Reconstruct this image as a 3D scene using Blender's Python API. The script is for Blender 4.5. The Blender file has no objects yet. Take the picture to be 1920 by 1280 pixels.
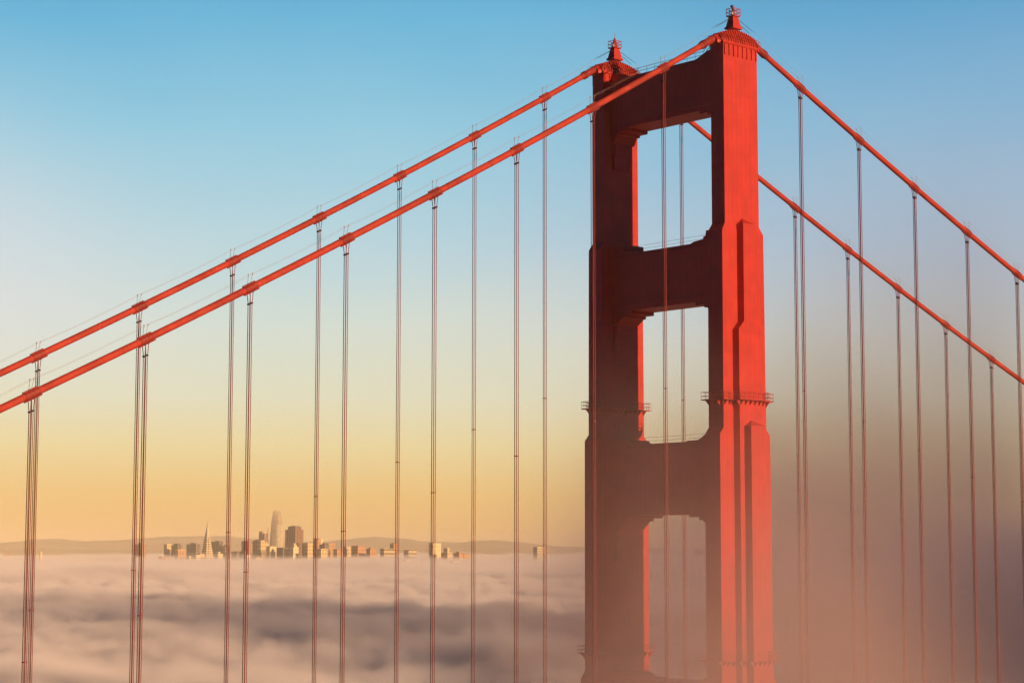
import bpy, bmesh, math, random
import numpy as np
from mathutils import Vector, Matrix, noise as mnoise

R = math.radians
random.seed(7)
scene = bpy.context.scene
C = scene.collection

# ------------------------------------------------------------------ camera
# world: +Y runs along the bridge towards the near shore, -X is the sunset side, z = 0 is the water
CAM = Vector((-225.595, 234.312, 141.893))
YAW, PITCH, ROLL, FPX = 2.29285, 0.10439, 0.00109, 3715.26
fwd = Vector((math.sin(YAW) * math.cos(PITCH), math.cos(YAW) * math.cos(PITCH), math.sin(PITCH)))
rgt = Vector((math.cos(YAW), -math.sin(YAW), 0))
upv = rgt.cross(fwd)
rgt, upv = rgt * math.cos(ROLL) + upv * math.sin(ROLL), upv * math.cos(ROLL) - rgt * math.sin(ROLL)
cam_data = bpy.data.cameras.new('camera')
cam = bpy.data.objects.new('camera', cam_data)
C.objects.link(cam)
m = Matrix((rgt, upv, -fwd)).transposed().to_4x4()
m.translation = CAM
cam.matrix_world = m
cam_data.sensor_fit = 'HORIZONTAL'
cam_data.sensor_width = 36.0
cam_data.lens = 36.0 * FPX / 1920.0
cam_data.clip_start = 1.0
cam_data.clip_end = 90000.0
scene.camera = cam

# ------------------------------------------------------------------ sun, sky, exposure
SUN_AZ, SUN_EL = R(267.0), R(8.5)          # azimuth clockwise from +Y
sun_dir = Vector((math.sin(SUN_AZ) * math.cos(SUN_EL), math.cos(SUN_AZ) * math.cos(SUN_EL), math.sin(SUN_EL)))
sl = bpy.data.lights.new('sun', 'SUN')
sl.energy = 5.0
sl.angle = R(0.5)
sl.color = (1.0, 0.69, 0.40)
so = bpy.data.objects.new('sun', sl)
so.rotation_euler = sun_dir.to_track_quat('Z', 'Y').to_euler()
so.location = (-400, 0, 500)
C.objects.link(so)

vs = scene.view_settings
scene.display_settings.display_device = 'sRGB'
vs.view_transform = 'Standard'
vs.look = 'None'
vs.exposure = 0.0
vs.gamma = 1.0
vs.use_curve_mapping = False

def s2l(c):
    return tuple((x / 12.92 if x <= 0.04045 else ((x + 0.055) / 1.055) ** 2.4) for x in [v / 255.0 for v in c])

class NT:
    """small helper to write node trees as expressions"""
    def __init__(self, tree):
        self.t = tree; self.n = tree.nodes; self.l = tree.links
    def new(self, kind, **kw):
        nd = self.n.new(kind)
        for k, v in kw.items(): setattr(nd, k, v)
        return nd
    def put(self, sock, v):
        if isinstance(v, bpy.types.NodeSocket): self.l.new(v, sock)
        elif v is not None: sock.default_value = v
    def math(self, op, a, b=None, c=None, clamp=False):
        nd = self.new('ShaderNodeMath', operation=op, use_clamp=clamp)
        self.put(nd.inputs[0], a); self.put(nd.inputs[1], b)
        if c is not None: self.put(nd.inputs[2], c)
        return nd.outputs[0]
    def mul(self, a, b): return self.math('MULTIPLY', a, b)
    def add(self, a, b): return self.math('ADD', a, b)
    def smooth(self, v, a, b, lo=0.0, hi=1.0, kind='SMOOTHSTEP'):
        nd = self.new('ShaderNodeMapRange', interpolation_type=kind)
        self.put(nd.inputs[0], v)
        for i, x in enumerate((a, b, lo, hi)): self.put(nd.inputs[i + 1], x)
        return nd.outputs[0]
    def ramp(self, v, stops, interp='LINEAR'):
        nd = self.new('ShaderNodeValToRGB')
        cr = nd.color_ramp; cr.interpolation = interp
        while len(cr.elements) > 1: cr.elements.remove(cr.elements[-1])
        cr.elements[0].position = stops[0][0]; cr.elements[0].color = (*stops[0][1], 1)
        for p, c in stops[1:]:
            e = cr.elements.new(p); e.color = (*c, 1)
        self.put(nd.inputs[0], v)
        return nd.outputs[0]
    def mix(self, f, a, b, mode='MIX'):
        nd = self.new('ShaderNodeMix', data_type='RGBA', blend_type=mode)
        self.put(nd.inputs[0], f)
        self.put(nd.inputs[6], (*a, 1) if isinstance(a, tuple) else a)
        self.put(nd.inputs[7], (*b, 1) if isinstance(b, tuple) else b)
        return nd.outputs[2]
    def noise(self, vec, scale, detail=3.0, rough=0.5, dist=0.0):
        nd = self.new('ShaderNodeTexNoise')
        if vec is not None: self.l.new(vec, nd.inputs['Vector'])
        nd.inputs['Scale'].default_value = scale; nd.inputs['Detail'].default_value = detail
        nd.inputs['Roughness'].default_value = rough; nd.inputs['Distortion'].default_value = dist
        return nd.outputs[0]
    def mapping(self, vec, scale=(1, 1, 1), loc=(0, 0, 0), rot=(0, 0, 0)):
        nd = self.new('ShaderNodeMapping')
        self.l.new(vec, nd.inputs[0]); nd.inputs['Scale'].default_value = scale
        nd.inputs['Location'].default_value = loc; nd.inputs['Rotation'].default_value = rot
        return nd.outputs[0]
    def sep(self, vec):
        nd = self.new('ShaderNodeSeparateXYZ'); self.l.new(vec, nd.inputs[0]); return nd.outputs
    def coord(self, which): return self.new('ShaderNodeTexCoord').outputs[which]

world = bpy.data.worlds.new('World')
scene.world = world
world.use_nodes = True
w = NT(world.node_tree)
w.n.clear()
sky = w.new('ShaderNodeTexSky', sky_type='NISHITA', sun_disc=False, sun_elevation=SUN_EL, sun_rotation=SUN_AZ,
            altitude=140.0, air_density=0.6, dust_density=0.2, ozone_density=6.0)
bg_sky = w.new('ShaderNodeBackground'); w.l.new(sky.outputs[0], bg_sky.inputs[0]); bg_sky.inputs[1].default_value = 0.05
dv = w.coord('Generated')
X, Y, Z = w.sep(dv)
# the sunset haze that glows over the far shore: warm at the horizon, white, then blue higher up
el = w.smooth(Z, -0.02, 0.33, kind='LINEAR')
def epos(deg): return (math.sin(R(deg)) + 0.02) / 0.35
dnz = w.noise(w.mapping(dv, scale=(3.0, 3.0, 7.0), rot=(0.25, 0.1, 0)), 1.0, 4.0, 0.5)
el2 = w.add(el, w.mul(w.mul(w.add(dnz, -0.5), w.smooth(Z, 0.03, 0.12)), 0.19))
glow = w.ramp(el2, [(0.0, s2l((236, 182, 108))), (epos(0.3), s2l((238, 185, 110))), (epos(1.5), s2l((238, 197, 124))),
                    (epos(3.0), s2l((235, 217, 163))), (epos(4.4), s2l((226, 224, 194))), (epos(6.6), s2l((212, 224, 214))),
                    (epos(9.0), s2l((186, 216, 224))), (epos(12.2), s2l((146, 203, 225))), (epos(15.3), s2l((104, 182, 218))),
                    (1.0, s2l((70, 140, 190)))], 'LINEAR')
# paler cloud veil towards the left
azl = w.smooth(w.add(w.mul(X, math.sin(YAW - R(24))), w.mul(Y, math.cos(YAW - R(24)))), 0.950, 0.992)
veil = w.mul(w.mul(azl, w.smooth(dnz, 0.35, 0.7)), w.mul(w.smooth(Z, 0.05, 0.13), w.smooth(Z, 0.30, 0.16)))
glow = w.mix(w.mul(veil, 0.62), glow, s2l((234, 228, 230)))
azr = w.smooth(w.add(w.mul(X, math.sin(YAW + R(24))), w.mul(Y, math.cos(YAW + R(24)))), 0.86, 0.985)
glow = w.mix(w.mul(w.mul(azr, w.smooth(Z, 0.04, 0.16)), 0.9), glow, (0.84, 0.74, 0.86), 'MULTIPLY')
bg_glow = w.new('ShaderNodeBackground'); w.l.new(glow, bg_glow.inputs[0]); bg_glow.inputs[1].default_value = 1.0
hl = w.math('SQRT', w.add(w.mul(X, X), w.mul(Y, Y)))
az = w.math('DIVIDE', w.add(w.mul(X, math.sin(YAW)), w.mul(Y, math.cos(YAW))), w.math('MAXIMUM', hl, 0.001))
fac = w.mul(w.smooth(az, 0.55, 0.94), w.smooth(Z, 0.55, 0.27))
mx = w.new('ShaderNodeMixShader')
w.l.new(fac, mx.inputs[0]); w.l.new(bg_sky.outputs[0], mx.inputs[1]); w.l.new(bg_glow.outputs[0], mx.inputs[2])
wo = w.new('ShaderNodeOutputWorld'); w.l.new(mx.outputs[0], wo.inputs[0])

cy = scene.cycles
cy.max_bounces = 8
cy.diffuse_bounces = 3
cy.glossy_bounces = 2
cy.transmission_bounces = 2
cy.volume_bounces = 2
cy.transparent_max_bounces = 8
cy.volume_max_steps = 512
cy.use_denoising = True
cy.denoiser = 'OPENIMAGEDENOISE'
cy.use_adaptive_sampling = True
cy.adaptive_threshold = 0.04
cy.sample_clamp_indirect = 4.0

# ------------------------------------------------------------------ helpers
class MB:
    """collects shapes; build() links them as ONE mesh object"""
    def __init__(self): self.v = []; self.f = []
    def quad_strip(self, rings, caps=True, closed=True):
        b = len(self.v); n = len(rings[0])
        for r in rings: self.v += [tuple(p) for p in r]
        for i in range(len(rings) - 1):
            for j in range(n if closed else n - 1):
                k = (j + 1) % n
                self.f.append((b + i * n + j, b + i * n + k, b + (i + 1) * n + k, b + (i + 1) * n + j))
        if caps:
            self.f.append(tuple(b + j for j in reversed(range(n))))
            self.f.append(tuple(b + (len(rings) - 1) * n + j for j in range(n)))
    def box(self, x0, x1, y0, y1, z0, z1):
        self.quad_strip([[(x0, y0, z), (x1, y0, z), (x1, y1, z), (x0, y1, z)] for z in (z0, z1)])
    def rings(self, levels, cx=0.0, cy=0.0):
        """levels: (z, half x, half y) from bottom to top"""
        self.quad_strip([[(cx - a, cy - b, z), (cx + a, cy - b, z), (cx + a, cy + b, z), (cx - a, cy + b, z)] for z, a, b in levels])
    def prism_xz(self, pts, y0, y1):
        self.quad_strip([[(x, y, z) for x, z in pts] for y in (y0, y1)])
    def tube(self, pts, r, n=8, caps=True):
        pts = [Vector(p) for p in pts]; rings = []
        for i, p in enumerate(pts):
            t = (pts[min(i + 1, len(pts) - 1)] - pts[max(i - 1, 0)]).normalized()
            ref = Vector((0, 0, 1)) if abs(t.z) < 0.9 else Vector((1, 0, 0))
            a = t.cross(ref).normalized(); b = a.cross(t)
            rr = r[i] if isinstance(r, (list, tuple)) else r
            rings.append([p + a * (rr * math.cos(2 * math.pi * k / n)) + b * (rr * math.sin(2 * math.pi * k / n)) for k in range(n)])
        self.quad_strip(rings, caps)
    def bar(self, p, q, h):
        self.tube([p, q], h * 1.2, 4)
    def tri_plate(self, pts, off):
        self.quad_strip([[Vector(p) - Vector(off) for p in pts], [Vector(p) + Vector(off) for p in pts]])
    def build(self, name, mat, parent=None, smooth=False):
        me = bpy.data.meshes.new(name)
        me.from_pydata(self.v, [], self.f)
        bm = bmesh.new(); bm.from_mesh(me)
        bmesh.ops.recalc_face_normals(bm, faces=bm.faces); bm.to_mesh(me); bm.free()
        if smooth:
            me.polygons.foreach_set('use_smooth', [True] * len(me.polygons))
        me.materials.append(mat)
        o = bpy.data.objects.new(name, me); C.objects.link(o)
        if parent is not None: o.parent = parent
        return o

def tag(o, label=None, cat=None, group=None, kind=None):
    if label: o['label'] = label
    if cat: o['category'] = cat
    if group: o['group'] = group
    if kind: o['kind'] = kind
    return o
def empty(name, loc, label, cat, group=None):
    o = bpy.data.objects.new(name, None); C.objects.link(o); o.location = loc
    o.empty_display_size = 1.0
    return tag(o, label, cat, group)

# ------------------------------------------------------------------ materials
def paint(name, base, seams=False, rough=0.5, grime=0.35, chips=0.0):
    mt = bpy.data.materials.new(name); mt.use_nodes = True
    t = NT(mt.node_tree); bs = t.n['Principled BSDF']
    P = t.coord('Object')
    n1 = t.noise(P, 0.35, 5, 0.6); n2 = t.noise(t.mapping(P, scale=(3.0, 3.0, 0.12)), 1.0, 4, 0.6)
    dk = tuple(c * 0.84 for c in base); lt = tuple(min(1, c * 1.06) for c in base)
    col = t.mix(t.smooth(n1, 0.3, 0.75), dk, lt)
    col = t.mix(t.mul(t.smooth(n2, 0.52, 0.78), grime), col, tuple(c * 0.5 + 0.01 for c in base))
    hgt = t.mul(t.noise(P, 2.0, 2, 0.5), 0.004)
    if chips:
        ch = t.smooth(t.noise(P, 2.6, 4, 0.65), 0.66, 0.72)
        col = t.mix(t.mul(ch, chips), col, (0.62, 0.30, 0.16))
        lg = t.smooth(t.noise(t.mapping(P, scale=(0.4, 0.16, 0.4)), 1.0, 3, 0.6), 0.45, 0.65)
        col = t.mix(t.mul(lg, 0.45), col, tuple(c * 0.45 for c in base))
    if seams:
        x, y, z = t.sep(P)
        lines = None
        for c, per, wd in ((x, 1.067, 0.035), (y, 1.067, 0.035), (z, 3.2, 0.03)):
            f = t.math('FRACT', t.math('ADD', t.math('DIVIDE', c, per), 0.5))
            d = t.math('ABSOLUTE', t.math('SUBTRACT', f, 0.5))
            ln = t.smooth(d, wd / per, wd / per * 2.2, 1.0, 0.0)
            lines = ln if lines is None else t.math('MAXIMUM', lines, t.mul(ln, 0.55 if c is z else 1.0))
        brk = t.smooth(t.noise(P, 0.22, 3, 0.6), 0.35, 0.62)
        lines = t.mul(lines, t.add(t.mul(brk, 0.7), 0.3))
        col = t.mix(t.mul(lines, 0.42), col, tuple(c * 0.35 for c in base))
        # weathered patches of different repaint jobs, one plate here and there
        vx = t.new('ShaderNodeTexWhiteNoise', noise_dimensions='3D')
        sn = t.new('ShaderNodeVectorMath', operation='SNAP'); t.l.new(t.mapping(P, loc=(0.53, 0.53, 0)), sn.inputs[0]); sn.inputs[1].default_value = (1.067, 1.067, 3.2)
        t.l.new(sn.outputs[0], vx.inputs[0])
        col = t.mix(t.mul(vx.outputs[0], 0.16), col, tuple(c * 0.7 for c in base))
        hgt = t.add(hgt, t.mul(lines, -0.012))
    bp = t.new('ShaderNodeBump'); bp.inputs['Strength'].default_value = 0.35; bp.inputs['Distance'].default_value = 1.0
    t.l.new(hgt, bp.inputs['Height']); t.l.new(bp.outputs[0], bs.inputs['Normal'])
    t.l.new(col, bs.inputs['Base Color'])
    bs.inputs['Roughness'].default_value = rough
    bs.inputs['Specular IOR Level'].default_value = 0.35
    return mt

ORANGE = (0.59, 0.037, 0.022)
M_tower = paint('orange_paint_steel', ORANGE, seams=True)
M_trim = paint('orange_paint_trim', (0.56, 0.050, 0.030), grime=0.5)
M_cable = paint('orange_paint_cable', (0.52, 0.046, 0.024), grime=0.7, rough=0.7, chips=0.7)
M_band = paint('orange_paint_band', (0.36, 0.034, 0.022), grime=0.7, chips=0.5)
M_rope = paint('orange_paint_rope', (0.34, 0.045, 0.032), grime=0.8, rough=0.7)
M_wire = paint('galvanised_wire', (0.42, 0.24, 0.20), rough=0.6)
M_dark = paint('dark_steel', (0.06, 0.02, 0.018))
M_glass = paint('lamp_glass', (0.75, 0.72, 0.66), rough=0.2, grime=0.1)

# ------------------------------------------------------------------ the tower
H = 13.716
tower = empty('bridge_tower', (0, 0, 0), 'tall orange steel suspension bridge tower with portal struts rising out of the fog', 'bridge tower')
LEVELS = [(0, 1.78, 7.7), (84.0, 1.78, 7.7), (85.3, 1.70, 6.8), (120.8, 1.70, 6.8), (121.9, 1.62, 5.95), (159.9, 1.61, 5.88), (160.95, 1.585, 5.0),
          (192.15, 1.56, 4.86), (193.45, 1.40, 4.02), (222.45, 1.385, 4.0)]
PIL1, PIL2 = 1.32, 2.74      # how far the two pilasters stand out from the leg

def walkway(leg, side, z, w0, d0, pils):
    """inspection platform round a leg: grating, brackets, posts and rails; side = outward x direction"""
    cx = side * H
    off = 0.85
    def outline(o):
        a = w0 + o; b = d0 + o
        pts = [(-side * a, -b), (-side * a, b), (side * a, b)]
        yy = b; xx = a
        tail = []
        for p, hb in pils:
            tail += [(side * a if p == pils[0][0] else side * (w0 + pp + o), hb + o), (side * (w0 + p + o), hb + o)]
            pp = p
        pts += tail + [(x, -y) for x, y in reversed(tail)] + [(side * a, -b)]
        return [(cx + x, y) for x, y in pts]
    pi_, po = outline(0.004), outline(off)
    fl = MB(); n = len(pi_)
    b = len(fl.v)
    for zz in (z, z + 0.09):
        fl.v += [(x, y, zz) for x, y in pi_] + [(x, y, zz) for x, y in po]
    for j in range(n):
        k = (j + 1) % n
        i0, i1, o0, o1 = b + j, b + k, b + n + j, b + n + k
        fl.f += [(i0, o0, o1, i1), (i0 + 2 * n, i1 + 2 * n, o1 + 2 * n, o0 + 2 * n), (o0, o0 + 2 * n, o1 + 2 * n, o1), (i0, i1, i1 + 2 * n, i0 + 2 * n)]
    wk = fl.build('walkway', M_trim, leg)
    rl = MB()
    for j in range(n):
        p, q_ = Vector((*po[j], 0)), Vector((*po[(j + 1) % n], 0)); a = Vector((*pi_[j], 0)); e = Vector((*pi_[(j + 1) % n], 0))
        L = (q_ - p).length
        if L < 0.05: continue
        for h in (0.12, 0.66, 1.28):
            ext = (q_ - p).normalized() * (0.9 if h > 0 and L > 2.5 else 0.0)
            rl.bar(p - ext * 0.0 + Vector((0, 0, z + h)), q_ + Vector((0, 0, z + h)), 0.032)
        for s in range(int(L / 1.07) + 1):
            c = p.lerp(q_, min(1.0, s * 1.07 / L))
            rl.bar(c + Vector((0, 0, z)), c + Vector((0, 0, z + 1.3)), 0.028)
        Li = (e - a).length; dirn = (q_ - p).normalized()
        nrm = Vector((dirn.y, -dirn.x, 0))
        if (p - a).dot(nrm) < 0: nrm = -nrm
        for s in range(int(Li / 1.067) + 1):
            c = a.lerp(e, min(1.0, (s * 1.067 + 0.2) / max(Li, 0.3)))
            br = MB()
            br.tri_plate([c + Vector((0, 0, z - 0.004)), c + nrm * 0.8 + Vector((0, 0, z - 0.004)), c + Vector((0, 0, z - 0.85))], dirn * 0.07)
            br.build('bracket', M_trim, leg)
    rl.build('railing', M_trim, leg)

for side in (-1, 1):
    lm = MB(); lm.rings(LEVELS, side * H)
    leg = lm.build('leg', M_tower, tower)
    tag(leg, 'sunlit near leg of the tower' if side < 0 else 'shaded far leg of the tower')
    # pilasters standing out on the outer face, each with a small hipped roof
    def pilaster(xa, xb, secs, apex_dz):
        pm = MB()
        x0, x1 = sorted((xa, xb))
        rings = [[(x0, -h, z), (x1, -h, z), (x1, h, z), (x0, h, z)] for z, h in secs]
        pm.quad_strip(rings)
        zt, ht = secs[-1]
        b = len(pm.v)
        pm.v += [(xa, -ht, zt), (xb, -ht, zt), (xb, ht, zt), (xa, ht, zt), (xa, 0, zt + apex_dz)]
        pm.f += [(b, b + 1, b + 4), (b + 1, b + 2, b + 4), (b + 2, b + 3, b + 4)]
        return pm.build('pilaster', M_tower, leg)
    wl = H + 1.54
    pilaster(side * (wl - 0.05), side * (H + 1.57 + PIL1), [(0, 3.4), (119.6, 3.4), (120.8, 2.7), (176.5, 2.66), (177.8, 1.42), (193.4, 1.40)], 1.0)
    pilaster(side * (H + 1.57 + PIL1 - 0.04), side * (H + 1.57 + PIL2), [(0, 2.3), (119.6, 2.3), (120.8, 1.66), (161.2, 1.62)], 0.95)
    walkway(leg, side, 165.25, 1.58, 4.98, [(PIL1, 2.67)])
    walkway(leg, side, 124.75, 1.63, 5.96, [(PIL1, 2.72), (PIL2, 1.68)])

def strut(zb, zt, hy, inner, steps_bot, steps_top, corb):
    """portal strut: a box girder between the legs with stepped haunches; steps are (distance from leg, rise)"""
    bot = []; top = []
    for d, dz in steps_bot: bot.append((d, dz))
    pts = []
    half = [(-inner + d, zb - dz) for d, dz in steps_bot]
    toph = [(-inner + d, zt + dz) for d, dz in steps_top]
    left = half; right = [(-x, z) for x, z in reversed(half)]
    lt = toph; rt = [(-x, z) for x, z in reversed(toph)]
    pts = left + right + list(reversed(lt + rt))
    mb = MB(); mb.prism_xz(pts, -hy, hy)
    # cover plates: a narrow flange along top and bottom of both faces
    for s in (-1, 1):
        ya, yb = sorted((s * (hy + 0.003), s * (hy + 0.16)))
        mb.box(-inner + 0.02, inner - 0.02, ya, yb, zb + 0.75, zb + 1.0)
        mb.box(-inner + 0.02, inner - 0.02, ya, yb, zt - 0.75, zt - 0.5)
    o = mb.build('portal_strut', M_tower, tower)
    for s in (-1, 1):
        if not corb: continue
        cb = MB()
        for (z1, z2, pr, hw) in corb:
            xa, xb = sorted((s * (inner + 0.03), s * (inner - pr)))
            cb.quad_strip([[(xa, -hw, z1 + 0.01), (xb, -hw, z1 + 0.01), (xb, hw, z1 + 0.01), (xa, hw, z1 + 0.01)],
                           [(xa, -hw, z2), (xb, -hw, z2), (xb, hw, z2), (xa, hw, z2)]])
        cb.build('corbel', M_tower, o)
    return o
BOT1 = [(0.003, 2.1), (0.72, 2.1), (1.35, 0.86), (2.1, 0.86), (2.1, 0.5), (3.95, 0.5), (3.95, 0.0)]
BOT2 = [(0.003, 2.1), (0.9, 2.1), (2.5, 1.0), (3.0, 1.0), (3.0, 0.55), (4.9, 0.55), (4.9, 0.0)]
BOT3 = [(0.003, 3.2), (1.0, 3.2), (2.7, 1.6), (3.6, 0.95), (4.3, 0.95), (4.3, 0.45), (6.45, 0.45), (6.45, 0.0)]
TOP1 = [(0.003, 1.0), (2.1, 1.0), (4.4, 0.12), (4.8, 0.0)]
TOP2 = [(0.003, 1.8), (2.5, 1.8), (2.6, 0.95), (3.1, 0.9), (3.1, 0.48), (5.3, 0.27), (5.9, 0.0)]
TOP3 = [(0.003, 0.9), (3.2, 0.9), (3.5, 0.6), (4.4, 0.2), (6.9, 0.15), (7.0, 0.0)]
s1 = strut(212.65, 221.3, 2.5, H - 1.385, BOT1, TOP1, [(208.7, 210.55, 0.72, 1.95), (206.0, 208.7, 0.52, 2.1)])
s2 = strut(181.5, 191.1, 2.6, H - 1.56, BOT2, TOP2, [(177.6, 179.4, 0.72, 1.95), (174.9, 177.6, 0.52, 2.1)])
s3 = strut(147.5, 159.1, 2.8, H - 1.6, BOT3, TOP3, [(142.5, 144.3, 0.72, 1.95), (139.8, 142.5, 0.52, 2.1)])
s4 = strut(107.0, 120.9, 3.0, H - 1.7, BOT3, TOP3, [])

# hand lines and maintenance frames on the struts
for st, zt, inner, hy in ((s2, 191.1, H - 1.56, 2.6), (s3, 159.1, H - 1.6, 2.8), (s4, 120.9, H - 1.7, 3.0)):
    wl_ = MB()
    for h in (0.55, 1.12):
        wl_.tube([(-inner + 0.1, hy - 0.15, zt + h + 0.75), (-inner + 3, hy - 0.15, zt + h), (0, hy - 0.15, zt + h - 0.08), (inner - 0.1, hy - 0.15, zt + h)], 0.022, 5)
    wl_.build('hand_line', M_dark, st)
    fr = MB()
    x0, x1, y0 = inner - 4.6, inner - 2.9, hy - 0.35
    for x in (x0, x1):
        fr.bar((x, y0, zt), (x, y0, zt + 1.05), 0.04)
        fr.bar((x, y0 - 1.0, zt), (x, y0 - 1.0, zt + 1.05), 0.04)
    for h in (0.45, 1.05):
        fr.bar((x0, y0, zt + h), (x1, y0, zt + h), 0.035); fr.bar((x0, y0 - 1.0, zt + h), (x1, y0 - 1.0, zt + h), 0.035)
    for x in (x0, x1): fr.bar((x, y0, zt + 1.05), (x, y0 - 1.0, zt + 1.05), 0.035)
    fr.build('guard_frame', M_trim, st)
    fr = MB()
    x0, x1 = -inner + 0.6, -inner + 1.5
    for x in (x0, x1): fr.bar((x, y0, zt), (x, y0, zt + 2.05), 0.05)
    for h in (1.4, 2.0): fr.bar((x0, y0, zt + h), (x1, y0, zt + h), 0.05)
    fr.build('ladder_frame', M_dark, st)
rl = MB()
for yy in (-2.35, 2.35):
    for h in (0.55, 1.1): rl.bar((-9.3, yy, 221.3 + h), (9.3, yy, 221.3 + h), 0.03)
    for k in range(11): rl.bar((-9.3 + 1.86 * k, yy, 221.3), (-9.3 + 1.86 * k, yy, 222.4), 0.03)
    for s in (-1, 1):
        for (xa, za, xb, zb) in ((9.3, 222.4, 10.6, 223.6), (10.6, 223.6, 11.9, 224.1), (10.6, 222.2, 10.6, 224.0), (11.5, 222.9, 11.5, 224.3), (9.3, 221.85, 11.5, 223.5)):
            rl.bar((s * xa, yy, za), (s * xb, yy, zb), 0.045)
rl.build('railing', M_dark, s1)

# tops of the legs: cornice with fins, gallery rail, ribbed saddle housing, lantern
def cable_z(y):
    if y >= 0: return 226.0 - 0.58348 * y + 0.00038 * y * y
    return 226.0 + 0.45532 * y + 0.0003497 * y * y
def saddle_z(y):
    """cable centre line, rounded where it lies in the saddle"""
    if abs(y) > 5.0: return cable_z(y)
    a, b = cable_z(5.0), cable_z(-5.0)
    t = (y + 5.0) / 10.0
    # quadratic bezier through the kink
    kink = 226.0
    return (1 - t) ** 2 * b + 2 * t * (1 - t) * kink + t * t * a
for side in (-1, 1):
    cx = side * H
    cm = MB()
    cm.rings([(222.42, 1.47, 4.10), (222.62, 1.62, 4.26), (222.84, 1.62, 4.26)], cx)
    for s in (-1, 1):
        for k in range(8):
            y = -3.72 + k * 1.063
            xa, xb = sorted((cx + s * 1.38, cx + s * 1.60))
            cm.quad_strip([[(xa if s > 0 else xb, y - 0.11, 220.5), (xa if s > 0 else xb, y + 0.11, 220.5), (xa if s > 0 else xb, y + 0.11, 222.45), (xa if s > 0 else xb, y - 0.11, 222.45)],
                           [(xb if s > 0 else xa, y - 0.11, 220.75), (xb if s > 0 else xa, y + 0.11, 220.75), (xb if s > 0 else xa, y + 0.11, 222.45), (xb if s > 0 else xa, y - 0.11, 222.45)]])
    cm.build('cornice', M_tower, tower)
    hm = MB()
    prof = []
    for i in range(25):
        y = -5.0 + 10.0 * i / 24
        zt = saddle_z(y) + 0.62 + 0.12 * max(0, 1 - abs(y) / 2.0)
        f = 1.0 - 0.25 * (abs(y) / 5.0) ** 4
        zb = 222.85 if abs(y) < 4.2 else 222.4
        prof.append([(cx - 1.45 * f, y, zb), (cx - 1.42 * f, y, min(zt - 0.2, zb + 0.5)), (cx - 0.75 * f, y, zt - 0.25), (cx - 0.36, y, zt), (cx + 0.36, y, zt),
                     (cx + 0.75 * f, y, zt - 0.25), (cx + 1.42 * f, y, min(zt - 0.2, zb + 0.5)), (cx + 1.45 * f, y, zb)])
    hm.quad_strip(prof)
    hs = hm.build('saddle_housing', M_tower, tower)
    for i in range(17):
        y = -4.3 + 8.6 * i / 16
        zt = saddle_z(y) + 0.62 + 0.12 * max(0, 1 - abs(y) / 2.0); f = 1.0 - 0.25 * (abs(y) / 5.0) ** 4
        for s in (-1, 1):
            rb = MB()
            p1 = (cx + s * 1.42 * f, y, min(zt - 0.2, 223.35)); p2 = (cx + s * 0.75 * f, y, zt - 0.25)
            rb.tri_plate([p1, (cx + s * (1.42 * f + 0.26), y, p1[2]), (cx + s * (0.75 * f + 0.16), y, zt - 0.12), p2], (0, 0.07, 0))
            rb.box(*sorted((cx + s * 1.40 * f, cx + s * (1.42 * f + 0.22))), y - 0.07, y + 0.07, 222.86, min(zt - 0.2, 223.35))
            rb.build('housing_rib', M_trim, hs)
    gl = MB()
    for s in (-1, 1):
        x = cx + s * 1.60
        for h in (0.45, 0.85, 1.25): gl.bar((x, -4.2, 222.84 + h), (x, 4.2, 222.84 + h), 0.035)
        for k in range(13): gl.bar((x, -4.2 + 0.7 * k, 222.84), (x, -4.2 + 0.7 * k, 224.1), 0.032 if k % 2 else 0.05)
    for s in (-1, 1):
        for h in (0.5, 1.0): gl.bar((cx - 1.6, s * 4.6, 222.9 + h), (cx + 1.6, s * 4.6, 222.9 + h), 0.03)
        for x in (-1.6, 1.6): gl.bar((cx + x, s * 4.2, 222.6), (cx + x, s * 5.0, 223.9), 0.03)
    gl.build('gallery_railing', M_trim, tower)
    # lantern: flared foot, tapered shaft, railed platform, mast
    ln = MB()
    ln.rings([(225.55, 0.95, 1.12), (225.9, 0.95, 1.12), (225.95, 0.80, 0.94), (227.55, 0.50, 0.62), (227.62, 0.78, 0.82), (227.7, 0.78, 0.82)], cx)
    lan = ln.build('lantern', M_tower, tower)
    lr = MB()
    for h in (0.10, 0.62, 1.2):
        for a, b in (((-.78, -.82), (.78, -.82)), ((.78, -.82), (.78, .82)), ((.78, .82), (-.78, .82)), ((-.78, .82), (-.78, -.82))):
            lr.bar((cx + a[0], a[1], 227.7 + h), (cx + b[0], b[1], 227.7 + h), 0.045)
    for a in (-.78, .78):
        for b in (-.82, 0.0, .82): lr.bar((cx + a, b, 227.7), (cx + a, b, 228.92), 0.05)
        lr.bar((cx + a, -.82, 227.8), (cx + a, 0, 228.9), 0.03)
    lr.build('platform_railing', M_trim, lan)
    ms = MB()
    if side < 0:
        ms.box(cx - 0.17, cx + 0.17, -0.17, 0.17, 227.7, 229.1)
        ms.tube([(cx, -0.05, 229.1), (cx, -0.05, 229.75)], 0.05, 6)
    else:
        ms.rings([(227.7, 0.42, 0.42), (228.2, 0.32, 0.32), (229.2, 0.16, 0.16), (229.5, 0.10, 0.10)], cx)
        ms.tube([(cx, 0, 229.5), (cx, 0, 230.4)], 0.045, 6)
    ms.build('mast', M_trim, lan)
    bl = MB()
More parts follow.
